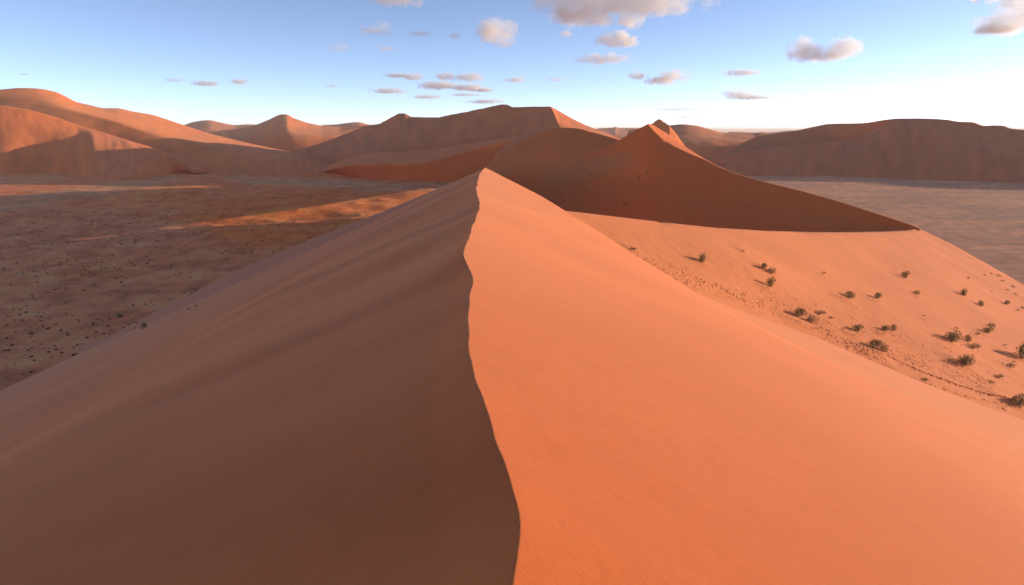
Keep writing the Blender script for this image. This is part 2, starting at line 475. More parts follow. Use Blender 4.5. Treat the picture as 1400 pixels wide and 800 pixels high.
# ------------------------------------------------------------------ ridges further off
def px_rows(name, pxs, rows, mat, base_tint, sub, paint=(), relief=0.0, relief_scale=60.0, back=None, streak=(1.0, 1.0), sharp=(), gully=0.0, peaked=False):
    """rows: photo points (px, py, Y) or (px, py, None = on the plain), near to far; back: list of (dx, dy, z) steps to the hidden far foot"""
    W = []
    for r in rows:
        r = sorted(r, key=lambda q: q[0])
        ax = [q[0] for q in r]
        interp = (lambda a_, b_, c_: np.interp(c_, a_, b_)) if peaked and len(r) >= 12 else pchip
        py = interp(ax, [q[1] for q in r], pxs)
        if r[0][2] is None:
            x, y, z = ray(pxs, py); Yv = -(CAM_H + 1.5) / np.minimum(z / y, -1e-3)
        else:
            Yv = interp(ax, [q[2] for q in r], pxs)
        W.append(np.stack(P(pxs, py, Yv), -1))
    crest_i = len(W) - 1
    if rows[0][0][2] is not None:                          # carry the near edge down to the plain
        l = W[0].copy(); l[:, 1] -= 0.45 * np.maximum(W[0][:, 2], 0); l[:, 2] = np.minimum(-3, W[0][:, 2] - 1)
        W.insert(0, l); crest_i += 1
        sub = [6] + list(sub); sharp = tuple(k + 1 for k in sharp)
    for b in (back or ()):
        l = W[-1].copy(); l[:, 0] += b[0]; l[:, 1] += b[1]
        if b[3] == 'sight':                                # unseen plateau added to shade the left plain, just under the line of sight
            l[:, 2] = np.minimum(CAM_H + (l[:, 2] - CAM_H) * (1 + b[1] / l[:, 1]), l[:, 2]) + b[2]
        else:
            l[:, 2] = b[2] if b[3] == 'abs' else l[:, 2] + b[2]
        if b[3] != 'abs': l[:, 2] = np.maximum(l[:, 2], -8)
        W.append(l)
    out, vv, keep = [], [], []
    for k in range(len(W) - 1):
        n = sub[k]
        for j in range(n):
            t = j / n
            out.append(W[k] * (1 - t) + W[k + 1] * t); vv.append(k + t); keep.append(1.0 if (j == 0 and (k in sharp or k in (0,))) else 0.0)
    out.append(W[-1]); vv.append(len(W) - 1); keep.append(1.0)
    G = np.array(out); keep = np.array(keep); vv = np.array(vv)
    for it in range(3):                                    # round the creases that are not sharp
        S = G.copy(); S[1:-1] = (G[:-2] + 2 * G[1:-1] + G[2:]) / 4
        G = np.where(keep[:, None, None] > 0, G, S)
    if relief or gully:
        amt = np.ones(len(G))
        for i, k in enumerate(keep):
            if k: amt = np.minimum(amt, smooth(0, 4, np.abs(np.arange(len(G)) - i)))
        n = fbm(G[..., 0] / relief_scale, G[..., 1] / relief_scale, 4)
        G[..., 2] += relief * n * amt[:, None]
        if gully:
            xs = np.cumsum(np.concatenate([[0], np.hypot(*np.diff(W[crest_i][:, :2], axis=0).T)]))
            gl = fbm(xs[None, :] / (relief_scale * 0.55) + 0.25 * vv[:, None], vv[:, None] * 1.4 + 3, 3)
            G[..., 2] += gully * gl * amt[:, None]
    X, Y, Z = G[..., 0], G[..., 1], G[..., 2]
    t = np.ones(X.shape + (3,)) * np.asarray(base_tint)
    ppx, ppy = proj(X, Y, Z)
    jit = 5 * fbm(ppx / 40, ppy / 12, 3)
    for poly, col, amt_, soft in paint:
        m = (in_poly(ppx + jit, ppy + jit * 0.4, poly, soft) * amt_)[..., None]
        t = t * (1 - m) + m * np.asarray(col)
    xs = np.cumsum(np.concatenate([[0], np.hypot(*np.diff(W[crest_i][:, :2], axis=0).T)]))
    uv = np.stack(np.broadcast_arrays(xs[None, :] / streak[0], vv[:, None] * streak[1]), -1)
    return mesh_grid(name, X, Y, Z, mat, t, uv=uv)

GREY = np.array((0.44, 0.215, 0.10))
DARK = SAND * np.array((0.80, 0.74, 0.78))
# pyramid dune with the dark slip face
crest = [(636, 266, 424), (690, 243, 404), (720, 232, 398), (798, 210.5, 380), (832, 201, 370), (850, 190, 364), (868, 179, 357), (886, 170, 350), (897, 182, 345), (910, 193.5, 340), (925, 202, 335),
         (942, 210, 330), (966, 219.5, 324), (985, 229, 319), (1012, 239.5, 313), (1050, 250, 305), (1095, 261, 295), (1150, 276.5, 284), (1212, 296.5, 270), (1245, 307.5, 262), (1257, 312.5, 259)]
lit = [(636, 265.8, 428), (690, 242.8, 408), (720, 231.8, 402), (798, 210.3, 384), (832, 200.8, 374), (850, 189.8, 367), (868, 178.8, 360), (886, 169.6, 353), (891, 169.8, 380), (912, 182.5, 374), (932, 197.5, 360), (950, 209, 348), (966, 219, 333), (985, 228.8, 322), (1012, 239.2, 316),
       (1050, 249.7, 308), (1095, 260.7, 298), (1150, 276.2, 287), (1212, 296.2, 273), (1245, 307.2, 265), (1257, 312.2, 262)]
front = [(636, 330, 330), (760, 335, 300), (850, 345, 275), (1000, 352, 258), (1100, 352, 252), (1200, 340, 250), (1257, 318, 256)]
mid1 = [(636, 290, 385), (690, 268, 378), (760, 262, 360), (830, 255, 340), (886, 245, 321), (950, 265, 305), (1050, 285, 288), (1150, 300, 275), (1212, 308, 266.5), (1257, 315.5, 257.5)]
pxs = np.unique(np.concatenate([np.linspace(636, 860, 100), np.linspace(860, 980, 130), np.linspace(980, 1257, 130)]))
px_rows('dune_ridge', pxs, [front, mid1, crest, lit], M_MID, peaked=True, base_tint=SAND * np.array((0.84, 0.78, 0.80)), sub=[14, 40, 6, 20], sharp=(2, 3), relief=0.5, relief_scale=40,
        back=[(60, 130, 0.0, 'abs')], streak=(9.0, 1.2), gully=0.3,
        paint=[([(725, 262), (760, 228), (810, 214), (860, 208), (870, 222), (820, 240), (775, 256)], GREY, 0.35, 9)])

# nearer shoulder of the central dune, dark front face
near_c = [(632, 262, 560), (655, 238, 590), (672, 221, 600), (690, 206, 602), (715, 193, 595), (740, 182, 584), (764, 174.6, 570), (785, 175.2, 560), (810, 181, 548), (847, 191.3, 530), (885, 205, 512), (930, 222, 490)]
near_f = [(632, 264, 557), (690, 250, 540), (764, 240, 500), (850, 236, 470), (930, 246, 450)]
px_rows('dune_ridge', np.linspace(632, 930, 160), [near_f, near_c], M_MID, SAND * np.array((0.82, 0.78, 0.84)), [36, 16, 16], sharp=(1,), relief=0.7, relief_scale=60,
        back=[(-10, 440, -2, 'sight'), (20, 260, -80, 'rel')], streak=(14, 1.5), gully=0.6,  # plateau added out of view to keep the left plain in shade
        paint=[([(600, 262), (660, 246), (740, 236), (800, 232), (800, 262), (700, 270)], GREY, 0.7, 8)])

# central massif: shaded front, sun on the right flank
cm = [(395, 208, 2300), (440, 196, 2150), (480, 181, 2000), (500, 173, 1900), (520, 170.5, 1850), (532, 163, 1810), (545, 155.5, 1770), (553, 155, 1760), (563, 160, 1730), (600, 161, 1640), (640, 153.5, 1570),
      (670, 146.5, 1520), (686, 143, 1500), (694, 143.3, 1490), (701, 147, 1470), (730, 146.2, 1420), (753, 146.2, 1370), (758, 156, 1320), (764, 172, 1240), (780, 180, 1220), (800, 186, 1200), (860, 200, 1160)]
cl = [(395, 207.6, 2310), (440, 195.6, 2160), (480, 180.6, 2010), (500, 172.6, 1910), (520, 170, 1860), (532, 162.5, 1820), (545, 155.1, 1780), (551, 155.2, 1830), (563, 160.4, 1755), (600, 160.6, 1650), (640, 153.1, 1580),
      (670, 146.1, 1530), (686, 142.7, 1515), (694, 143.2, 1520), (701, 146.7, 1485), (730, 145.8, 1430), (753, 145.9, 1385), (760, 149.5, 1420), (780, 161, 1430), (800, 171, 1420), (825, 180.5, 1400), (847, 189.5, 1380), (860, 196, 1370)]
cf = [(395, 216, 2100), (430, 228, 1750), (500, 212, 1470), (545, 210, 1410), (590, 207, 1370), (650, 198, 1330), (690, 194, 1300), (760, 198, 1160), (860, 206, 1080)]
pxs = np.unique(np.concatenate([np.linspace(395, 740, 200), np.linspace(740, 860, 110)]))
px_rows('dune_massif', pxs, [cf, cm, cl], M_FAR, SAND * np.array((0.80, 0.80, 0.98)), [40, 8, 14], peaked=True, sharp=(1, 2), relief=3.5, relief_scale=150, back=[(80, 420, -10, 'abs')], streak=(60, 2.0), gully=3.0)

# low dune with a dark slip face below the massif, pale reddish slope behind its crest
lc = [(436, 236.5, 1325), (455, 231, 1275), (480, 226.5, 1240), (520, 225.2, 1190), (562, 225, 1160), (600, 219, 1145), (640, 207, 1150), (675, 197, 1155), (710, 190, 1160), (740, 187, 1160)]
lf = [(436, 238, None), (470, 242, None), (540, 247.5, None), (620, 250.5, None), (740, 252, None)]
lb = [(436, 234, 1430), (455, 223, 1400), (480, 213, 1390), (500, 208.5, 1370), (545, 206, 1340), (590, 203, 1310), (650, 193.5, 1285), (690, 188, 1270), (740, 184, 1260)]
px_rows('dune_ridge', np.linspace(436, 740, 170), [lf, lc, lb], M_MID, SAND * np.array((0.86, 0.80, 0.84)), [24, 20, 10], sharp=(1,), relief=1.5, relief_scale=80, back=[(20, 200, -20, 'abs')], streak=(40, 2.0),
        paint=[([(430, 240), (480, 226), (562, 225.5), (640, 208), (740, 188), (740, 170), (590, 198), (500, 204), (430, 226)], SAND * np.array((1.05, 1.0, 1.05)), 1.0, 2)])

# orange dunes at mid left with the pointed peak
op = [(225, 190, 4400), (262, 184, 4200), (300, 179, 4000), (330, 175.5, 3850), (352, 170, 3720), (368, 163.5, 3620), (380, 157.5, 3560), (386, 156.2, 3530), (393, 156.5, 3500), (401, 161.5, 3450), (420, 168, 3380), (440, 172.3, 3320), (465, 174, 3280),
      (500, 171, 3240), (540, 178, 3220), (600, 190, 3200)]
of = [(225, 214, None), (300, 214, None), (360, 215, None), (420, 216, None), (500, 217, None), (600, 217, None)]
om = [(225, 200, 2650), (300, 197, 2620), (360, 191, 2560), (400, 186, 2500), (450, 186, 2560), (500, 188, 2600), (600, 198, 2500)]
px_rows('dune_ridge', np.linspace(225, 600, 190), [of, om, op], M_FAR, np.array((0.88, 0.20, 0.040)), [10, 24, 14], peaked=True, sharp=(2,), relief=5, relief_scale=220, back=[(100, 700, -10, 'abs')], streak=(90, 2))

# big left range: sunlit top, shaded trough, slip-faced dune in front
lr = [(-420, 150, 1750), (-300, 138, 1790), (-180, 130, 1840), (-80, 127, 1900), (0, 122.5, 1970), (30, 120.3, 2000), (50, 121, 2020), (75, 125.5, 2060), (90, 132, 2090), (105, 139.5, 2120), (120, 143, 2155), (145, 148, 2210), (160, 148, 2240), (182, 152.5, 2290),
      (206, 156.5, 2340), (230, 164, 2390), (252, 171.5, 2430), (280, 180.5, 2470), (320, 191, 2490), (360, 200, 2400), (420, 214, 2000), (450, 224, 1650), (485, 237, 1360)]
le = [(-420, 168, 1660), (-200, 148, 1780), (-80, 140, 1850), (0, 140, 1875), (60, 144, 1860), (100, 151, 1835), (160, 166, 1780), (200, 179, 1730), (260, 194.5, 1665), (310, 203, 1610), (360, 209.5, 1560), (420, 218, 1490), (450, 226, 1440), (485, 238, 1330)]
lt = [(-420, 200, 1560), (-200, 180, 1650), (0, 168, 1730), (75, 176, 1700), (150, 198, 1640), (200, 213, 1560), (258, 228, 1440), (300, 231, 1415), (360, 234, 1345), (420, 236.5, 1305), (485, 240, 1240)]
lff = [(-420, 236, None), (0, 235, None), (258, 236, None), (320, 241, None), (420, 243, None), (485, 243, None)]
px_rows('dune_massif', np.linspace(-420, 485, 320), [lff, lt, le, lr], M_FAR, np.array((0.84, 0.20, 0.042)), [8, 26, 18, 14], sharp=(3,), relief=2.5, relief_scale=200, back=[(-60, 600, -10, 'abs')], streak=(80, 2))
fc = [(-420, 175, 1370), (-250, 155, 1470), (-100, 145, 1540), (-20, 143, 1570), (32, 149, 1580), (75, 160, 1588), (105, 170.5, 1588), (150, 184, 1560), (185, 195.5, 1510), (225, 212, 1440), (246, 223, 1395), (255, 230, 1370), (262, 236.5, 1335)]
ff = [(-420, 244, None), (-200, 241, None), (0, 239.5, None), (60, 238, None), (105, 240, None), (130, 248, None), (180, 248.5, None), (222, 240.5, None), (246, 237, None), (262, 236.8, None)]
px_rows('dune_ridge', np.linspace(-420, 262, 260), [ff, fc], M_FAR, SAND * np.array((0.95, 0.86, 0.88)), [44, 16], sharp=(1,), relief=2, relief_scale=110, back=[(60, 300, -10, 'abs')], streak=(30, 2.2), gully=2.2)

# dunes behind the pyramid on the right
bp_ = [(872, 192, 1480), (880, 179, 1490), (888, 172.5, 1500), (896, 165.5, 1490), (900.5, 162.8, 1480), (904, 164, 1470), (909, 167.5, 1460), (915, 172, 1440), (924, 182, 1432), (932, 194, 1425), (945, 208, 1415), (968, 224, 1390)]
bf_ = [(872, 215, 1300), (968, 225, 1380)]
px_rows('dune_peak', np.linspace(872, 968, 70), [bf_, bp_], M_FAR, SAND, [16, 10], peaked=True, sharp=(1,), relief=1.5, relief_scale=90, back=[(60, 300, -10, 'abs')], streak=(60, 2))
b2 = [(860, 178, 2650), (915, 171.5, 2550), (932, 170, 2500), (950, 171.5, 2480), (970, 176.5, 2460), (991, 181.5, 2440), (1030, 181.8, 2420), (1042, 180.8, 2420), (1065, 184, 2400), (1120, 190, 2400), (1200, 196, 2350)]
b2m = [(860, 196, 2150), (932, 195, 2120), (991, 194, 2100), (1060, 196, 2100), (1200, 205, 2100)]
b2f = [(860, 222, None), (950, 222, None), (1060, 222, None), (1200, 226, None)]
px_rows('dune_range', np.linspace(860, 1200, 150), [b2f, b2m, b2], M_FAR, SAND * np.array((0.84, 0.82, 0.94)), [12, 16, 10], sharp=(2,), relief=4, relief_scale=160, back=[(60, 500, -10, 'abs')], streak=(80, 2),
        paint=[([(900, 225), (920, 196), (1000, 193), (1060, 197), (1060, 225)], SAND * np.array((1.0, .9, .95)), 1, 3)])
rb = [(985, 224, 1760), (1000, 208, 1880), (1015, 196, 1930), (1045, 184.5, 1950), (1068, 181.5, 1930), (1092, 178, 1900), (1112, 173.5, 1880), (1135, 169.5, 1850), (1178, 168.5, 1800), (1222, 163, 1760), (1260, 166, 1740), (1320, 175, 1720)]
rbf = [(985, 225, None), (1320, 225, None)]
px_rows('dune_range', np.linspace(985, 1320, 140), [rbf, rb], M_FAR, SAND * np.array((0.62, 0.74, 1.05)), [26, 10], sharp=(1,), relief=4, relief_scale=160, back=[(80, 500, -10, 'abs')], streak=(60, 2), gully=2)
rc = [(925, 232, 1480), (955, 222, 1490), (975, 217, 1490), (1010, 209.5, 1490), (1050, 203.5, 1490), (1075, 199.5, 1495), (1112, 196.5, 1500), (1170, 190, 1510), (1190, 184, 1515), (1206, 174, 1525), (1222, 162.3, 1530), (1255, 162, 1505), (1292, 163.5, 1470), (1312, 166.5, 1450), (1330, 167.3, 1435), (1346, 172, 1415),
      (1358, 171.6, 1410), (1370, 171.8, 1405), (1384, 176, 1390), (1400, 177.5, 1380), (1440, 180, 1355), (1500, 174, 1360), (1600, 168, 1420), (1720, 170, 1330), (1850, 172, 1200), (2000, 180, 1130), (2300, 176, 980), (2800, 172, 760), (4000, 170, 480), (6500, 172, 290)]
rf = [(925, 236, None), (1000, 241.5, None), (1060, 242.5, None), (1150, 243, None), (1230, 246, None), (1320, 249.5, None), (1400, 252, None), (1600, 258, None), (1720, 264, None), (2000, 272, None), (2800, 290, None), (4000, 330, None), (6500, 420, None)]
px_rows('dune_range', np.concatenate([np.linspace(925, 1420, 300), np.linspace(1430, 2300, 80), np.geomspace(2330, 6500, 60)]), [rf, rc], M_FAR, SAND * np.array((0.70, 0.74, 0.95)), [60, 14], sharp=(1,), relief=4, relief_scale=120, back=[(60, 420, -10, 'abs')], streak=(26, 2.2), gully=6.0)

# hills on the horizon
for nm, pts, Yb in (('far_hill', [(236, 178), (252, 171), (266, 166.5), (286, 164.3), (300, 167.3), (322, 171), (340, 170), (362, 172), (400, 178)], 5200),
                    ('far_hill', [(425, 175), (445, 171), (462, 170), (472, 168.5), (490, 167), (500, 169.5), (530, 176)], 5600),
                    ('far_hill', [(810, 177), (826, 175), (838, 174.5), (841, 173.4), (846, 174.8), (872, 175), (905, 178)], 6500),
                    ('far_hill', [(1000, 180), (1040, 181.5), (1060, 180.5), (1085, 178.5), (1130, 181), (1180, 183)], 5200)):
    pts = [(pts[0][0] - 14, 186)] + pts + [(pts[-1][0] + 14, 186)]
    cr = [(p[0], p[1], Yb) for p in pts]
    ft = [(pts[0][0], 187, Yb - 900), (pts[-1][0], 187, Yb - 900)]
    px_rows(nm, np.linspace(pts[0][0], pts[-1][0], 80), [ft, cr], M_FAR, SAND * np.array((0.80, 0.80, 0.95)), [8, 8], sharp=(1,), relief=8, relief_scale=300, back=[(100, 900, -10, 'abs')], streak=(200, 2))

# ------------------------------------------------------------------ the plain: one sheet out to the horizon
az = np.concatenate([np.arange(-58, 58, 0.16), np.arange(58, 302.1, 3.0)])
rr = [4.0]
while rr[-1] < 70000:
    r = rr[-1]
    rr.append(r * (1.25 if r < 80 else 1.012 if r < 2500 else 1.08))
rr = np.array(rr)
A, RR = np.meshgrid(np.radians(az), rr)
PX, PY = RR * np.sin(A), RR * np.cos(A)
hum = 2.6 * fbm(PX / 130, PY / 80, 4) + 0.8 * fbm(PX / 28, PY / 22, 3)
leftw = smooth(-40, -160, PX) * smooth(1500, 900, RR)
swell = 11.0 * np.clip(fbm(PX / 300 + 0.35 * PY / 300 + 4.2, PY / 190 - 0.2 * PX / 190 + 1.7, 2) + 0.25, 0, 1) * leftw * smooth(380, 560, RR)
ridge_n = 1 - np.abs(fbm(PX / 150 + 0.6 * PY / 150, PY / 70 - 0.3 * PX / 150, 3)) * 2.2
PZ = hum * 0.55 * (0.15 + 0.85 * leftw) * smooth(60, 200, RR) + leftw * 2.6 * np.clip(ridge_n, 0, 1) ** 2 * smooth(350, 560, RR)
PZ = PZ + swell
PZ = np.where(RR > 6000, 0, PZ)
ppx, ppy = proj(PX, PY, PZ)
ppx = np.where(PY > 5, ppx, -9999)
RED = np.array((0.94, 0.25, 0.070)); ORANGE = np.array((0.95, 0.215, 0.042)); BROWN = np.array((0.88, 0.285, 0.108))
PAN = np.array((0.78, 0.325, 0.150)); CLAY = np.array((0.74, 0.295, 0.120))
t = np.ones(PX.shape + (3,)) * RED
j1 = 9 * fbm(PX / 90, PY / 90, 4); j2 = 5 * fbm(PX / 60 + 7, PY / 110, 4)
def paint(poly, col, amt, soft):
    global t
    m = (in_poly(ppx + j1, ppy + j2, poly, soft) * amt)[..., None]
    t = t * (1 - m) + m * np.asarray(col)
paint([(-600, 300), (-20, 330), (120, 355), (330, 340), (420, 320), (300, 420), (100, 520), (-100, 640), (-900, 800)], BROWN, 0.9, 26)
paint([(-60, 300), (80, 285), (240, 300), (330, 330), (200, 350), (60, 360), (-60, 340)], (0.84, 0.265, 0.105), 0.8, 14)
paint([(240, 300), (330, 272), (420, 262), (520, 266), (620, 258), (640, 275), (520, 310), (430, 335), (330, 335)], ORANGE, 0.9, 10)
paint([(262, 243), (330, 250), (470, 258), (560, 262), (470, 275), (330, 290), (250, 285), (200, 275)], ORANGE * 0.95, 0.6, 8)
paint([(-500, 245), (0, 243), (105, 241), (130, 249), (60, 262), (-40, 270), (-500, 280)], (0.88, 0.20, 0.06), 0.9, 4)
paint([(-60, 243), (40, 241), (100, 240), (90, 245), (0, 251), (-60, 252)], CLAY * 1.15, 0.7, 3)
paint([(-500, 290), (0, 271), (60, 262), (130, 251), (190, 247), (228, 240), (240, 244), (200, 256), (120, 272), (0, 291), (-500, 330)], CLAY, 0.9, 5)
paint([(300, 243), (380, 243), (480, 247), (560, 250), (640, 246), (700, 250), (640, 257), (540, 261), (440, 257), (340, 250)], CLAY, 0.9, 4)
paint([(975, 243), (1060, 236), (1400, 240), (2200, 250), (2200, 700), (1400, 520), (1200, 320), (1090, 268)], PAN, 1.0, 4)
m = (smooth(1000, 1060, ppx) * np.clip(0.5 + 2.6 * fbm(PX / 170 + 0.3 * PY / 170, PY / 75, 5), 0, 1))[..., None]
t = t * (1 - 0.75 * m) + 0.75 * m * np.array((0.54, 0.25, 0.135))
m = (smooth(1000, 1060, ppx) * smooth(300, 360, ppy))[..., None]
t = t * (1 - 0.5 * m) + 0.5 * m * np.array((0.70, 0.27, 0.125))
sp = np.clip(fbm(PX / 14, PY / 14, 4) * 1.4, -0.5, 0.5)[..., None]
lf_ = np.clip(fbm(PX / 45 + 4, PY / 30, 4) * 1.6, -0.6, 0.6)[..., None] * (ppx < 900)[..., None]
t = t * (1.04 + 0.36 * sp) * (1.02 + 0.30 * lf_ * np.array((0.7, 1.0, 1.1)))
t = np.clip(t, 0.01, 1)
mesh_grid('desert_plain', PX, PY, PZ, M_PLAIN, t)

# ------------------------------------------------------------------ shrubs
def flat_mat(name, c1, c2, scale=3.0, rough=0.9):
    m = bpy.data.materials.new(name); m.use_nodes = True
    nt = m.node_tree; bs = nt.nodes['Principled BSDF']; L = nt.links.new
    n = nd(nt, 'ShaderNodeTexNoise'); n.inputs['Scale'].default_value = scale; n.inputs['Detail'].default_value = 3
    g = nd(nt, 'ShaderNodeNewGeometry'); L(g.outputs['Position'], n.inputs['Vector'])
    ri = nd(nt, 'ShaderNodeMath', operation='ADD'); rs = nd(nt, 'ShaderNodeMath', operation='MULTIPLY')
    L(g.outputs['Random Per Island'], rs.inputs[0]); rs.inputs[1].default_value = 0.6
    L(n.outputs['Fac'], ri.inputs[0]); L(rs.outputs[0], ri.inputs[1])
    r = nd(nt, 'ShaderNodeValToRGB'); r.color_ramp.elements[0].color = (*c1, 1); r.color_ramp.elements[1].color = (*c2, 1)
    r.color_ramp.elements[0].position = 0.35; r.color_ramp.elements[1].position = 1.05
    L(ri.outputs[0], r.inputs[0]); L(r.outputs[0], bs.inputs['Base Color'])
    bs.inputs['Roughness'].default_value = rough
    return m
M_LEAF = flat_mat('shrub leaf', (0.115, 0.10, 0.034), (0.34, 0.30, 0.12))
M_DRY = flat_mat('dry shrub leaf', (0.085, 0.050, 0.026), (0.20, 0.12, 0.062))
M_WOOD = flat_mat('shrub wood', (0.06, 0.038, 0.024), (0.13, 0.085, 0.055))

def raw_mesh(name, vs, fs, mat):
    me = bpy.data.meshes.new(name); me.from_pydata(vs, [], fs); me.materials.append(mat); me.update()
    return me

def bush_meshes(seed, n_leaf, lean=0.0, flat=1.0, dry=False, leaf=0.085):
    """unit shrub about 1 m wide: leafy twigs fanned from the base in a few uneven clumps, and the woody stems"""
    r = random.Random(seed); vs, fs, sv_, sf = [], [], [], []
    clumps = [(r.uniform(-.28, .28) + lean * k * .1, r.uniform(-.2, .2), r.uniform(.06, .30) * flat, r.uniform(.16, .27)) for k in range(r.randint(5, 8))]
    for cx, cy, cz, cr in clumps:
        a0 = r.uniform(0, 6.28)
        b = len(sv_)
        for q in range(3):
            a = a0 + q * 2.094
            sv_.append((cx * .15 + .018 * math.cos(a), cy * .15 + .018 * math.sin(a), -0.05))
        sv_.append((cx, cy, cz))
        sf += [(b, b + 1, b + 3), (b + 1, b + 2, b + 3), (b + 2, b, b + 3)]
        for q in range(4):                              # bare twig ends poking out of the clump
            a = r.uniform(0, 6.28); l = cr * r.uniform(1.0, 1.6); e = r.uniform(.1, 1.2)
            p = (cx + l * math.cos(a) * math.cos(e), cy + l * math.sin(a) * math.cos(e), cz + l * math.sin(e) * flat)
            b = len(sv_); sv_ += [(cx - .008, cy, cz - .01), (cx + .008, cy, cz - .01), (cx, cy + .008, cz), p]; sf += [(b, b + 1, b + 3), (b + 1, b + 2, b + 3), (b + 2, b, b + 3)]
    for i in range(n_leaf):
        cx, cy, cz, cr = r.choice(clumps)
        while True:
            d = (r.uniform(-1, 1), r.uniform(-1, 1), r.uniform(-1, 1)); l = sum(q * q for q in d) ** .5
            if 0.2 < l < 1: break
        rad = cr * (0.35 + 0.75 * l) / l
        p = Vector((cx + d[0] * rad, cy + d[1] * rad, max(0.0, cz + d[2] * rad * flat)))
        if p.z < 0.02 and r.random() < .5: p.z = r.uniform(0, .06)
        u = Vector((d[0] + r.uniform(-.5, .5), d[1] + r.uniform(-.5, .5), d[2] + .4 + r.uniform(-.4, .4))).normalized()
        w_ = u.cross(Vector((r.uniform(-1, 1), r.uniform(-1, 1), r.uniform(-1, 1)))).normalized()
        s = leaf * r.uniform(.6, 1.5)
        b = len(vs)
        vs += [tuple(p - w_ * s * .28), tuple(p + u * s * .5 - w_ * s * .16), tuple(p + u * s), tuple(p + u * s * .5 + w_ * s * .3)]
        fs.append((b, b + 1, b + 2, b + 3))
    return raw_mesh('foliage', vs, fs, M_DRY if dry else M_LEAF), raw_mesh('stem', sv_, sf, M_WOOD)

BIG = [bush_meshes(s, 620, lean=.3) for s in range(5)]
LOW = [bush_meshes(20 + s, 260, lean=.6, flat=.55) for s in range(3)]
DRY = [bush_meshes(30 + s, 150, flat=.5, dry=True) for s in range(3)]
TINY = [bush_meshes(40 + s, 60, flat=.75, leaf=.17) for s in range(5)]

def place_bush(proto, px, py, wpx, hpx, label, group, cat='shrub', name='shrub', parts=True):
    h = cast(px, py)
    if h is None: return None
    pos, dist = h[0], h[1]
    sw = wpx / F * dist / 1.25
    sh = sw * (hpx / max(wpx, 1)) / 0.56
    fo, st = proto
    if parts:
        root = bpy.data.objects.new(name, None); C.objects.link(root)
        root.empty_display_size = 0.2
        for nm, me in (('foliage', fo), ('stem', st)):
            o = bpy.data.objects.new(nm, me); C.objects.link(o); o.parent = root
    else:
        root = bpy.data.objects.new(name, fo); C.objects.link(root)
    root.location = pos - Vector((0, 0, 0.03 * sw))
    root.rotation_euler = (0, 0, random.uniform(-.5, .5))
    root.scale = (sw, sw * random.uniform(.75, 1.0), sh * random.uniform(.95, 1.1))
    root['label'] = label; root['category'] = cat
    if group: root['group'] = group
    return root

G1 = 'shrubs on the sunlit sand slope'
G2 = 'speck sized shrubs at the rim of the slope'
for px, py, w_ in ((1346, 377, 5), (1355, 375, 4), (1365, 378, 6), (1370, 385, 5), (1384, 393, 6), (1377, 397, 4), (1388, 403, 5), (1356, 399, 4), (1323, 381, 5), (1391, 425, 5), (1397, 422, 6)):
    place_bush(TINY[random.randrange(5)], px, py, w_, w_ * .7, 'speck sized dark shrub near the right rim of the sunlit slope', G2, parts=False)
KIND = {'B': BIG, 'L': LOW, 'D': DRY}
for k, (px, py, w_, h_, kd, lab) in enumerate(BUSHES):
    place_bush(KIND[kd][k % len(KIND[kd])], px, py, w_, h_, lab, G1)

# shrubs at the foot of the shaded flank
G3 = 'shrubs along the left foot of the big dune'
for px, py, w_, h_, kd, lab in ((196, 449, 9, 10, 'B', 'tallest shrub at the lower left edge of the big shaded flank'),
                                (187, 442, 6, 4, 'L', 'small shrub just left and uphill of the tallest flank edge shrub'),
                                (185, 449, 4, 3, 'L', 'tiny shrub touching the left of the tallest flank edge shrub'),
                                (215, 441, 4, 3, 'L', 'tiny shrub a little right of the tallest flank edge shrub'),
                                (243, 430, 6, 3, 'L', 'leftmost of the row of shrubs in the crease of the left flank'),
                                (257, 423, 8, 4, 'L', 'middle shrub of the row in the crease of the left flank'),
                                (267, 419, 8, 5, 'L', 'rightmost shrub of the row in the crease of the left flank'),
                                (163, 433, 12, 6, 'B', 'widest dark shrub where the left flank meets the plain'),
                                (182, 418, 7, 4, 'L', 'dark shrub uphill right of the widest one at the plain edge')):
    place_bush(KIND[kd][random.randrange(3)], px, py, w_, h_, lab, G3)

# shrubs on the dark pyramid face
G4 = 'dark shrubs on the shaded pyramid dune'
for px, py, w_ in ((798, 246, 5), (800, 259, 6), (771, 266, 6), (772, 275, 5), (757, 275, 6), (760, 277, 6), (806, 276, 6), (817, 241, 5), (822, 231, 5), (808, 237, 6), (830, 238, 4), (853, 279, 7), (857, 277, 5), (872, 240, 6), (874, 244, 6), (885, 236, 7),
                      (876, 250, 4), (850, 242, 4), (903, 203, 7), (862, 218, 5), (781, 262, 3), (797, 281, 4), (835, 253, 3), (765, 246, 4)):
    place_bush(TINY[random.randrange(5)], px, py + 1, w_ * 1.05, w_ * .5, 'small dark shrub on the shaded face of the pointed dune', G4, parts=False)

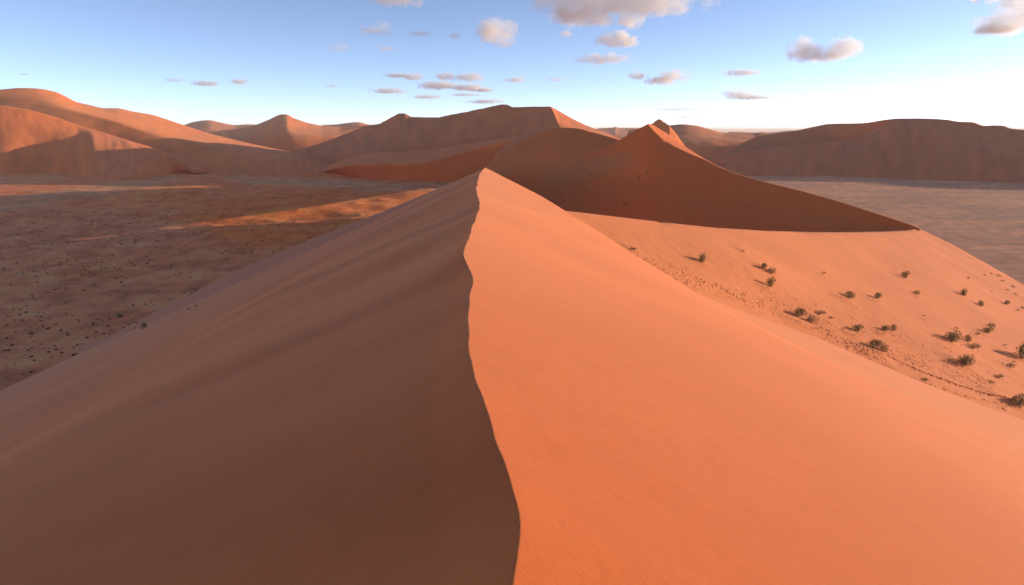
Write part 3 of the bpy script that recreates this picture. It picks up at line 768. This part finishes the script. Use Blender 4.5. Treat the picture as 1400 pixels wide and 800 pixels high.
# shrubs of the left plain
G5 = 'small shrubs scattered over the left plain'
named = [(172, 403, 6), (45, 404, 5), (82, 384, 4), (90, 395, 5), (98, 383, 4), (145, 367, 7), (165, 369, 6), (202, 361, 5), (232, 366, 6), (247, 374, 5), (261, 380, 5), (285, 358, 5), (310, 355, 7), (324, 347, 5), (336, 336, 4), (44, 508, 6), (26, 526, 6),
         (132, 445, 6), (50, 372, 4), (113, 361, 5), (129, 390, 6), (166, 378, 5), (233, 411, 6), (200, 418, 5), (216, 399, 4), (185, 331, 9), (143, 339, 5), (258, 305, 5), (278, 295, 4), (235, 326, 4), (390, 265, 3), (391, 272, 5), (374, 271, 4), (500, 270, 4), (507, 268, 4),
         (503, 276, 3), (467, 285, 3), (469, 291, 3), (470, 295, 3), (552, 258, 4), (212, 270, 4), (255, 274, 4)]
pts = list(named)
while len(pts) < 280:
    px = random.uniform(2, 420); py = random.uniform(285, 540)
    if py > 545 - 0.485 * px - 8: continue
    if random.random() > (0.25 + 0.75 * smooth(300, 400, py)): continue
    pts.append((px, py, random.choice((2, 2, 2.5, 3, 3, 3.5, 4))))
SOLO = {(185, 331): 'broadest dark bush in the middle of the left plain, by itself',
        (172, 403): 'round dark bush on the left plain nearest above the foot of the flank',
        (145, 367): 'left one of two close dark bushes at the centre of the left plain',
        (165, 369): 'right one of two close dark bushes at the centre of the left plain',
        (45, 404): 'single dark bush far left, low on the plain near the frame edge',
        (310, 355): 'dark bush on the plain right where the shaded flank cuts it off',
        (324, 347): 'dark bush highest along the cut line of the shaded flank',
        (44, 508): 'dark bush in the lowest left corner of the plain above the flank',
        (26, 526): 'lowest bush of the left plain, touching the flank at the frame corner',
        (391, 272): 'dark bush alone on the orange sand under the low slip faced dune',
        (143, 339): 'small bush left of the broadest bush in the mid left plain'}
for px, py, w_ in pts:
    h = cast(px, py)
    if h is None or h[3].name != 'desert_plain': continue
    lab = SOLO.get((px, py), 'small dark shrub on the plain left of the big dune')
    place_bush(TINY[random.randrange(5)], px, py, w_, w_ * .6, lab, G5, parts=False)
# grass tufts too many to count
vs, fs = [], []
bv = [b for o, b in TERRAIN if o.name == 'desert_plain'][0]
for i in range(5200):
    x = random.uniform(-640, -95); y = random.uniform(150, 700)
    if fbm(x / 60, y / 60, 3) + random.uniform(-.25, .25) < -0.12: continue
    h = bv.ray_cast(Vector((x, y, 200)), Vector((0, 0, -1)))[0]
    if h is None: continue
    s = random.uniform(.25, .8)
    for q in range(3):
        a = random.uniform(0, 6.28); b = len(vs); c, sn = math.cos(a) * s, math.sin(a) * s
        vs += [(x - c * .7, y - sn * .7, h.z - .05), (x + c * .7, y + sn * .7, h.z - .05), (x + c * .9, y + sn * .9, h.z + s * .8), (x - c * .9, y - sn * .9, h.z + s * .7)]
        fs.append((b, b + 1, b + 2, b + 3))
o = bpy.data.objects.new('grass_tufts', raw_mesh('grass_tufts', vs, fs, M_DRY)); C.objects.link(o); o['kind'] = 'stuff'

vs, fs = [], []
sb = [b for o, b in TERRAIN if o.name == 'dune_slope'][0]
for bx_, by_, bw_, bh_, bk_, bl_ in BUSHES:
    mx_, my_ = slope_plane(bx_, by_); wm = bw_ / F * float(np.hypot(mx_, my_)) / 1.25
    for q in range(int(10 + 10 * wm)):
        a = random.uniform(0, 6.28); d = wm * abs(random.gauss(0, 0.75)) + 0.1
        x = float(mx_) + d * math.cos(a) * 1.2; y = float(my_) + d * math.sin(a) * 0.8
        h = sb.ray_cast(Vector((x, y, 400)), Vector((0, 0, -1)))[0]
        if h is None: continue
        l = random.uniform(.06, .20); w_ = random.uniform(.012, .03); a = random.uniform(0, 3.14); c, sn = math.cos(a), math.sin(a); b = len(vs)
        vs += [(x - c * l, y - sn * l, h.z + .005), (x + sn * w_, y - c * w_, h.z), (x + c * l, y + sn * l, h.z + .03), (x - sn * w_, y + c * w_, h.z), (x, y, h.z + w_ * 2.2)]
        fs += [(b, b + 1, b + 4), (b + 1, b + 2, b + 4), (b + 2, b + 3, b + 4), (b + 3, b, b + 4)]
o = bpy.data.objects.new('twig_litter', raw_mesh('twig_litter', vs, fs, M_WOOD)); C.objects.link(o); o['kind'] = 'stuff'

# ------------------------------------------------------------------ clouds: volumes lit by the sun
def cloud_mat():
    m = bpy.data.materials.new('cloud'); m.use_nodes = True
    nt = m.node_tree; nt.nodes.clear(); L = nt.links.new
    out = nd(nt, 'ShaderNodeOutputMaterial'); pv = nd(nt, 'ShaderNodeVolumePrincipled')
    pv.inputs['Color'].default_value = (1.0, 0.97, 0.92, 1); pv.inputs['Anisotropy'].default_value = 0.35
    L(pv.outputs[0], out.inputs['Volume'])
    tc = nd(nt, 'ShaderNodeTexCoord'); oi = nd(nt, 'ShaderNodeObjectInfo')
    sep = nd(nt, 'ShaderNodeSeparateColor'); L(oi.outputs['Color'], sep.inputs[0])
    def M(op, a, b=0.0, c=None):
        n = nd(nt, 'ShaderNodeMath', operation=op)
        for i, v in enumerate((a, b, c)):
            if v is None: continue
            if isinstance(v, (int, float)): n.inputs[i].default_value = v
            else: L(v, n.inputs[i])
        return n.outputs[0]
    # flattened underside: the lower half falls off faster
    s3 = nd(nt, 'ShaderNodeSeparateXYZ'); L(tc.outputs['Object'], s3.inputs[0])
    zz = M('MULTIPLY', s3.outputs[2], M('ADD', 1.0, M('MULTIPLY', M('LESS_THAN', s3.outputs[2], 0.0), 0.7)))
    cb = nd(nt, 'ShaderNodeCombineXYZ'); L(s3.outputs[0], cb.inputs[0]); L(s3.outputs[1], cb.inputs[1]); L(zz, cb.inputs[2])
    ln = nd(nt, 'ShaderNodeVectorMath', operation='LENGTH'); L(cb.outputs[0], ln.inputs[0])
    geo = nd(nt, 'ShaderNodeNewGeometry')
    vs_ = nd(nt, 'ShaderNodeVectorMath', operation='SCALE'); L(geo.outputs['Position'], vs_.inputs[0]); L(sep.outputs[1], vs_.inputs['Scale'])
    nz = nd(nt, 'ShaderNodeTexNoise'); nz.inputs['Scale'].default_value = 1.0; nz.inputs['Detail'].default_value = 6; nz.inputs['Roughness'].default_value = 0.62
    L(vs_.outputs[0], nz.inputs['Vector'])
    f = M('ADD', M('SUBTRACT', 0.70, ln.outputs['Value']), M('MULTIPLY', M('SUBTRACT', nz.outputs['Fac'], 0.5), sep.outputs[2]))
    f = M('MULTIPLY', f, 5.0)
    n = nd(nt, 'ShaderNodeClamp'); L(f, n.inputs[0])
    L(M('MULTIPLY', n.outputs[0], sep.outputs[0]), pv.inputs['Density'])
    return m
M_CLOUD = cloud_mat()
import bmesh
bm = bmesh.new(); bmesh.ops.create_icosphere(bm, subdivisions=3, radius=1.0)
cm_me = bpy.data.meshes.new('cloud'); bm.to_mesh(cm_me); bm.free(); cm_me.materials.append(M_CLOUD)

def puff(name, cx, cy, w_, h_, tau, rough=1.6, parent=None, Y=None):
    el = max(0.045, float((lambda r: r[2] / r[1])(ray(cx, cy))))
    if Y is None: Y = min(1400 / el, 26000)
    x, y, z = P(cx, cy, Y)
    sx = w_ / F * Y / 2 * 1.25; sz = h_ / F * Y / 2 * 1.35
    o = bpy.data.objects.new(name, cm_me); C.objects.link(o)
    o.location = (float(x), float(y), float(z)); o.scale = (sx, min(sx, sz * 2.2), sz)
    o.rotation_euler = (0, 0, -math.atan2(float(x), float(y)))
    th = min(sx, sz * 1.8)
    o.color = (0.35 * tau / th, 1.0 / (th * 0.5), rough * 1.5, 1)
    return o

def cloud(label, puffs, tau=6.0, rough=1.6, group=None):
    if len(puffs) == 1:
        c = puff('cloud', *puffs[0], tau, rough)
    else:
        cx, cy = puffs[0][:2]
        el = max(0.045, float((lambda r: r[2] / r[1])(ray(cx, cy)))); Y = min(1400 / el, 26000)
        x, y, z = P(cx, cy, Y)
        c = bpy.data.objects.new('cloud', None); C.objects.link(c)
        c.location = (float(x), float(y), float(z)); c.empty_display_size = 100
        for p in puffs:
            o = puff('puff', *p, tau, rough, Y=Y)
            o.location = o.location - c.location; o.parent = c
    c['label'] = label; c['category'] = 'cloud'
    if group: c['group'] = group

cloud('bright cream two lobed cumulus alone in clear blue sky at right', [(1099, 72, 46, 36), (1152, 69, 58, 36), (1125, 79, 40, 20)], 5.5, 1.3)
cloud('largest warm grey cloud bank crossing the top frame', [(810, 5, 170, 46), (895, 8, 130, 36), (800, 26, 90, 30), (862, 31, 32, 24)], 4, 1.9)
cloud('puffy cream cloud hanging just under the largest cloud bank', [(838, 57, 46, 22), (852, 50, 20, 16), (862, 59, 24, 18)], 5, 1.6)
cloud('pinkish streak cloud below the puffy cream cloud', [(825, 82, 76, 16)], 3, 2.0)
cloud('ragged grey cloud with bright top, left of the largest bank', [(680, 50, 58, 44), (668, 42, 36, 24)], 4, 1.8)
cloud('small dark puff left of the ragged grey cloud', [(622, 50, 16, 12)], 2, 1.6)
cloud('tiny pink puff between the ragged grey cloud and the largest bank', [(774, 47, 18, 12)], 2.5, 1.6)
cloud('grey cloud cut by the top frame left of centre', [(542, 2, 64, 20)], 3, 1.8)
cloud('thin wispy pair of shreds below the top frame cloud', [(512, 43, 44, 12), (525, 38, 24, 12)], 1.6, 2.2)
cloud('faint wisp right of the thin pair of shreds', [(574, 47, 34, 9)], 1.4, 2.0)
cloud('faint lilac wisp lowest left of the high shreds', [(463, 66, 28, 14)], 1.2, 2.2)
cloud('faint pink wisp midway beneath the thin pair of shreds', [(527, 67, 30, 9)], 1.4, 2.0)
cloud('flat lilac cloud with a thicker right end above the small lit dune tip', [(543, 104, 34, 8), (566, 106, 28, 12)], 4, 1.6)
cloud('flat grey streak cloud directly above the small lit dune tip', [(531, 125, 48, 10)], 4, 1.6)
cloud('rounded lilac cloud, left one of two side by side', [(610, 106, 28, 13)], 4, 1.5)
cloud('rounded lilac cloud, right and wider one of two side by side', [(643, 107, 42, 14)], 4, 1.5)
cloud('long flat bottomed pink cloud under the two rounded lilac clouds', [(600, 118, 60, 14), (640, 121, 50, 12), (662, 124, 30, 6)], 5, 1.5)
cloud('thin pink streak low beneath the long flat bottomed cloud', [(585, 133, 44, 8)], 3, 1.6)
cloud('thin grey streak right of the low pink streak', [(637, 130, 50, 6)], 2.5, 1.7)
cloud('pale flat cloud touching the summit of the central dune', [(662, 139.5, 54, 8)], 3.5, 1.6)
cloud('small lilac cloud above the flat top of the central dune', [(706, 110, 32, 10)], 3, 1.7)
cloud('thin grey shred right of the small lilac cloud over the flat top', [(760, 109, 30, 7)], 1.6, 1.9)
cloud('small pink puff left of the larger pink cloud over the pointed dune', [(872, 105, 28, 12)], 3.5, 1.6)
cloud('pink cloud with bright top high over the pointed dune', [(922, 105, 46, 18), (905, 112, 50, 12)], 4, 1.6)
cloud('small pink cloud between the two lobed cumulus and the pointed dune', [(1015, 100, 46, 12)], 4, 1.5)
cloud('pink flat cloud right above the low dunes beyond the pointed dune', [(1010, 131, 52, 18), (1035, 134, 50, 8)], 4, 1.6)
cloud('long thin lilac streak over the pointed dune', [(928, 150, 84, 7)], 1.8, 1.8)
cloud('lowest faint pink streak right behind the pointed dune', [(940, 160, 80, 9)], 1.4, 1.8)
cloud('tiny pale puff below the two lobed cumulus', [(1106, 128, 18, 9)], 2, 1.8)
cloud('big grey cloud cut by the top right corner', [(1392, 32, 96, 40), (1360, 42, 50, 16), (1395, 6, 60, 30)], 5, 1.6)
cloud('pair of tiny bright shreds left of the top right corner cloud', [(1333, 2, 12, 8), (1355, 2, 14, 8)], 3, 1.8)
cloud('small grey cloud glowing low over the right range', [(1365, 156, 36, 12)], 2, 1.8)
cloud('cloud fragment at the right frame low over the range', [(1398, 148, 26, 14)], 2, 1.7)
cloud('pale streak touching the skyline of the right range', [(1335, 165, 70, 9)], 1.4, 1.8)
cloud('small white cloud low at left, wider one of two neighbours', [(281, 115, 42, 9)], 4, 1.5)
cloud('small white cloud low at left, peaked right one of two neighbours', [(327, 112, 24, 9)], 4, 1.5)
cloud('faint grey streak at left beside the small white clouds', [(237, 110, 28, 6)], 1.5, 1.8)
cloud('tiny grey streak over the left dune top', [(33, 102, 14, 4)], 1.5, 1.5)
cloud('tiny grey shred alone right of the pointed orange dune', [(453, 118, 14, 5)], 2, 1.5)

# ------------------------------------------------------------------ haze: even thin dust in the air round the whole scene
def add_haze(density):
    bm = bmesh.new(); bmesh.ops.create_cube(bm, size=1.0)
    me = bpy.data.meshes.new('haze'); bm.to_mesh(me); bm.free()
    m = bpy.data.materials.new('haze'); m.use_nodes = True
    nt = m.node_tree; nt.nodes.clear()
    out = nd(nt, 'ShaderNodeOutputMaterial'); pv = nd(nt, 'ShaderNodeVolumePrincipled')
    pv.inputs['Color'].default_value = (1.0, 0.86, 0.74, 1); pv.inputs['Density'].default_value = density; pv.inputs['Anisotropy'].default_value = 0.0
    nt.links.new(pv.outputs[0], out.inputs['Volume'])
    me.materials.append(m)
    o = bpy.data.objects.new('haze', me); C.objects.link(o)
    z0, z1 = -12.0, 265.0
    o.location = (0, 0, (z0 + z1) / 2); o.scale = (150000, 150000, z1 - z0)
    o['kind'] = 'stuff'
add_haze(0.42e-4)
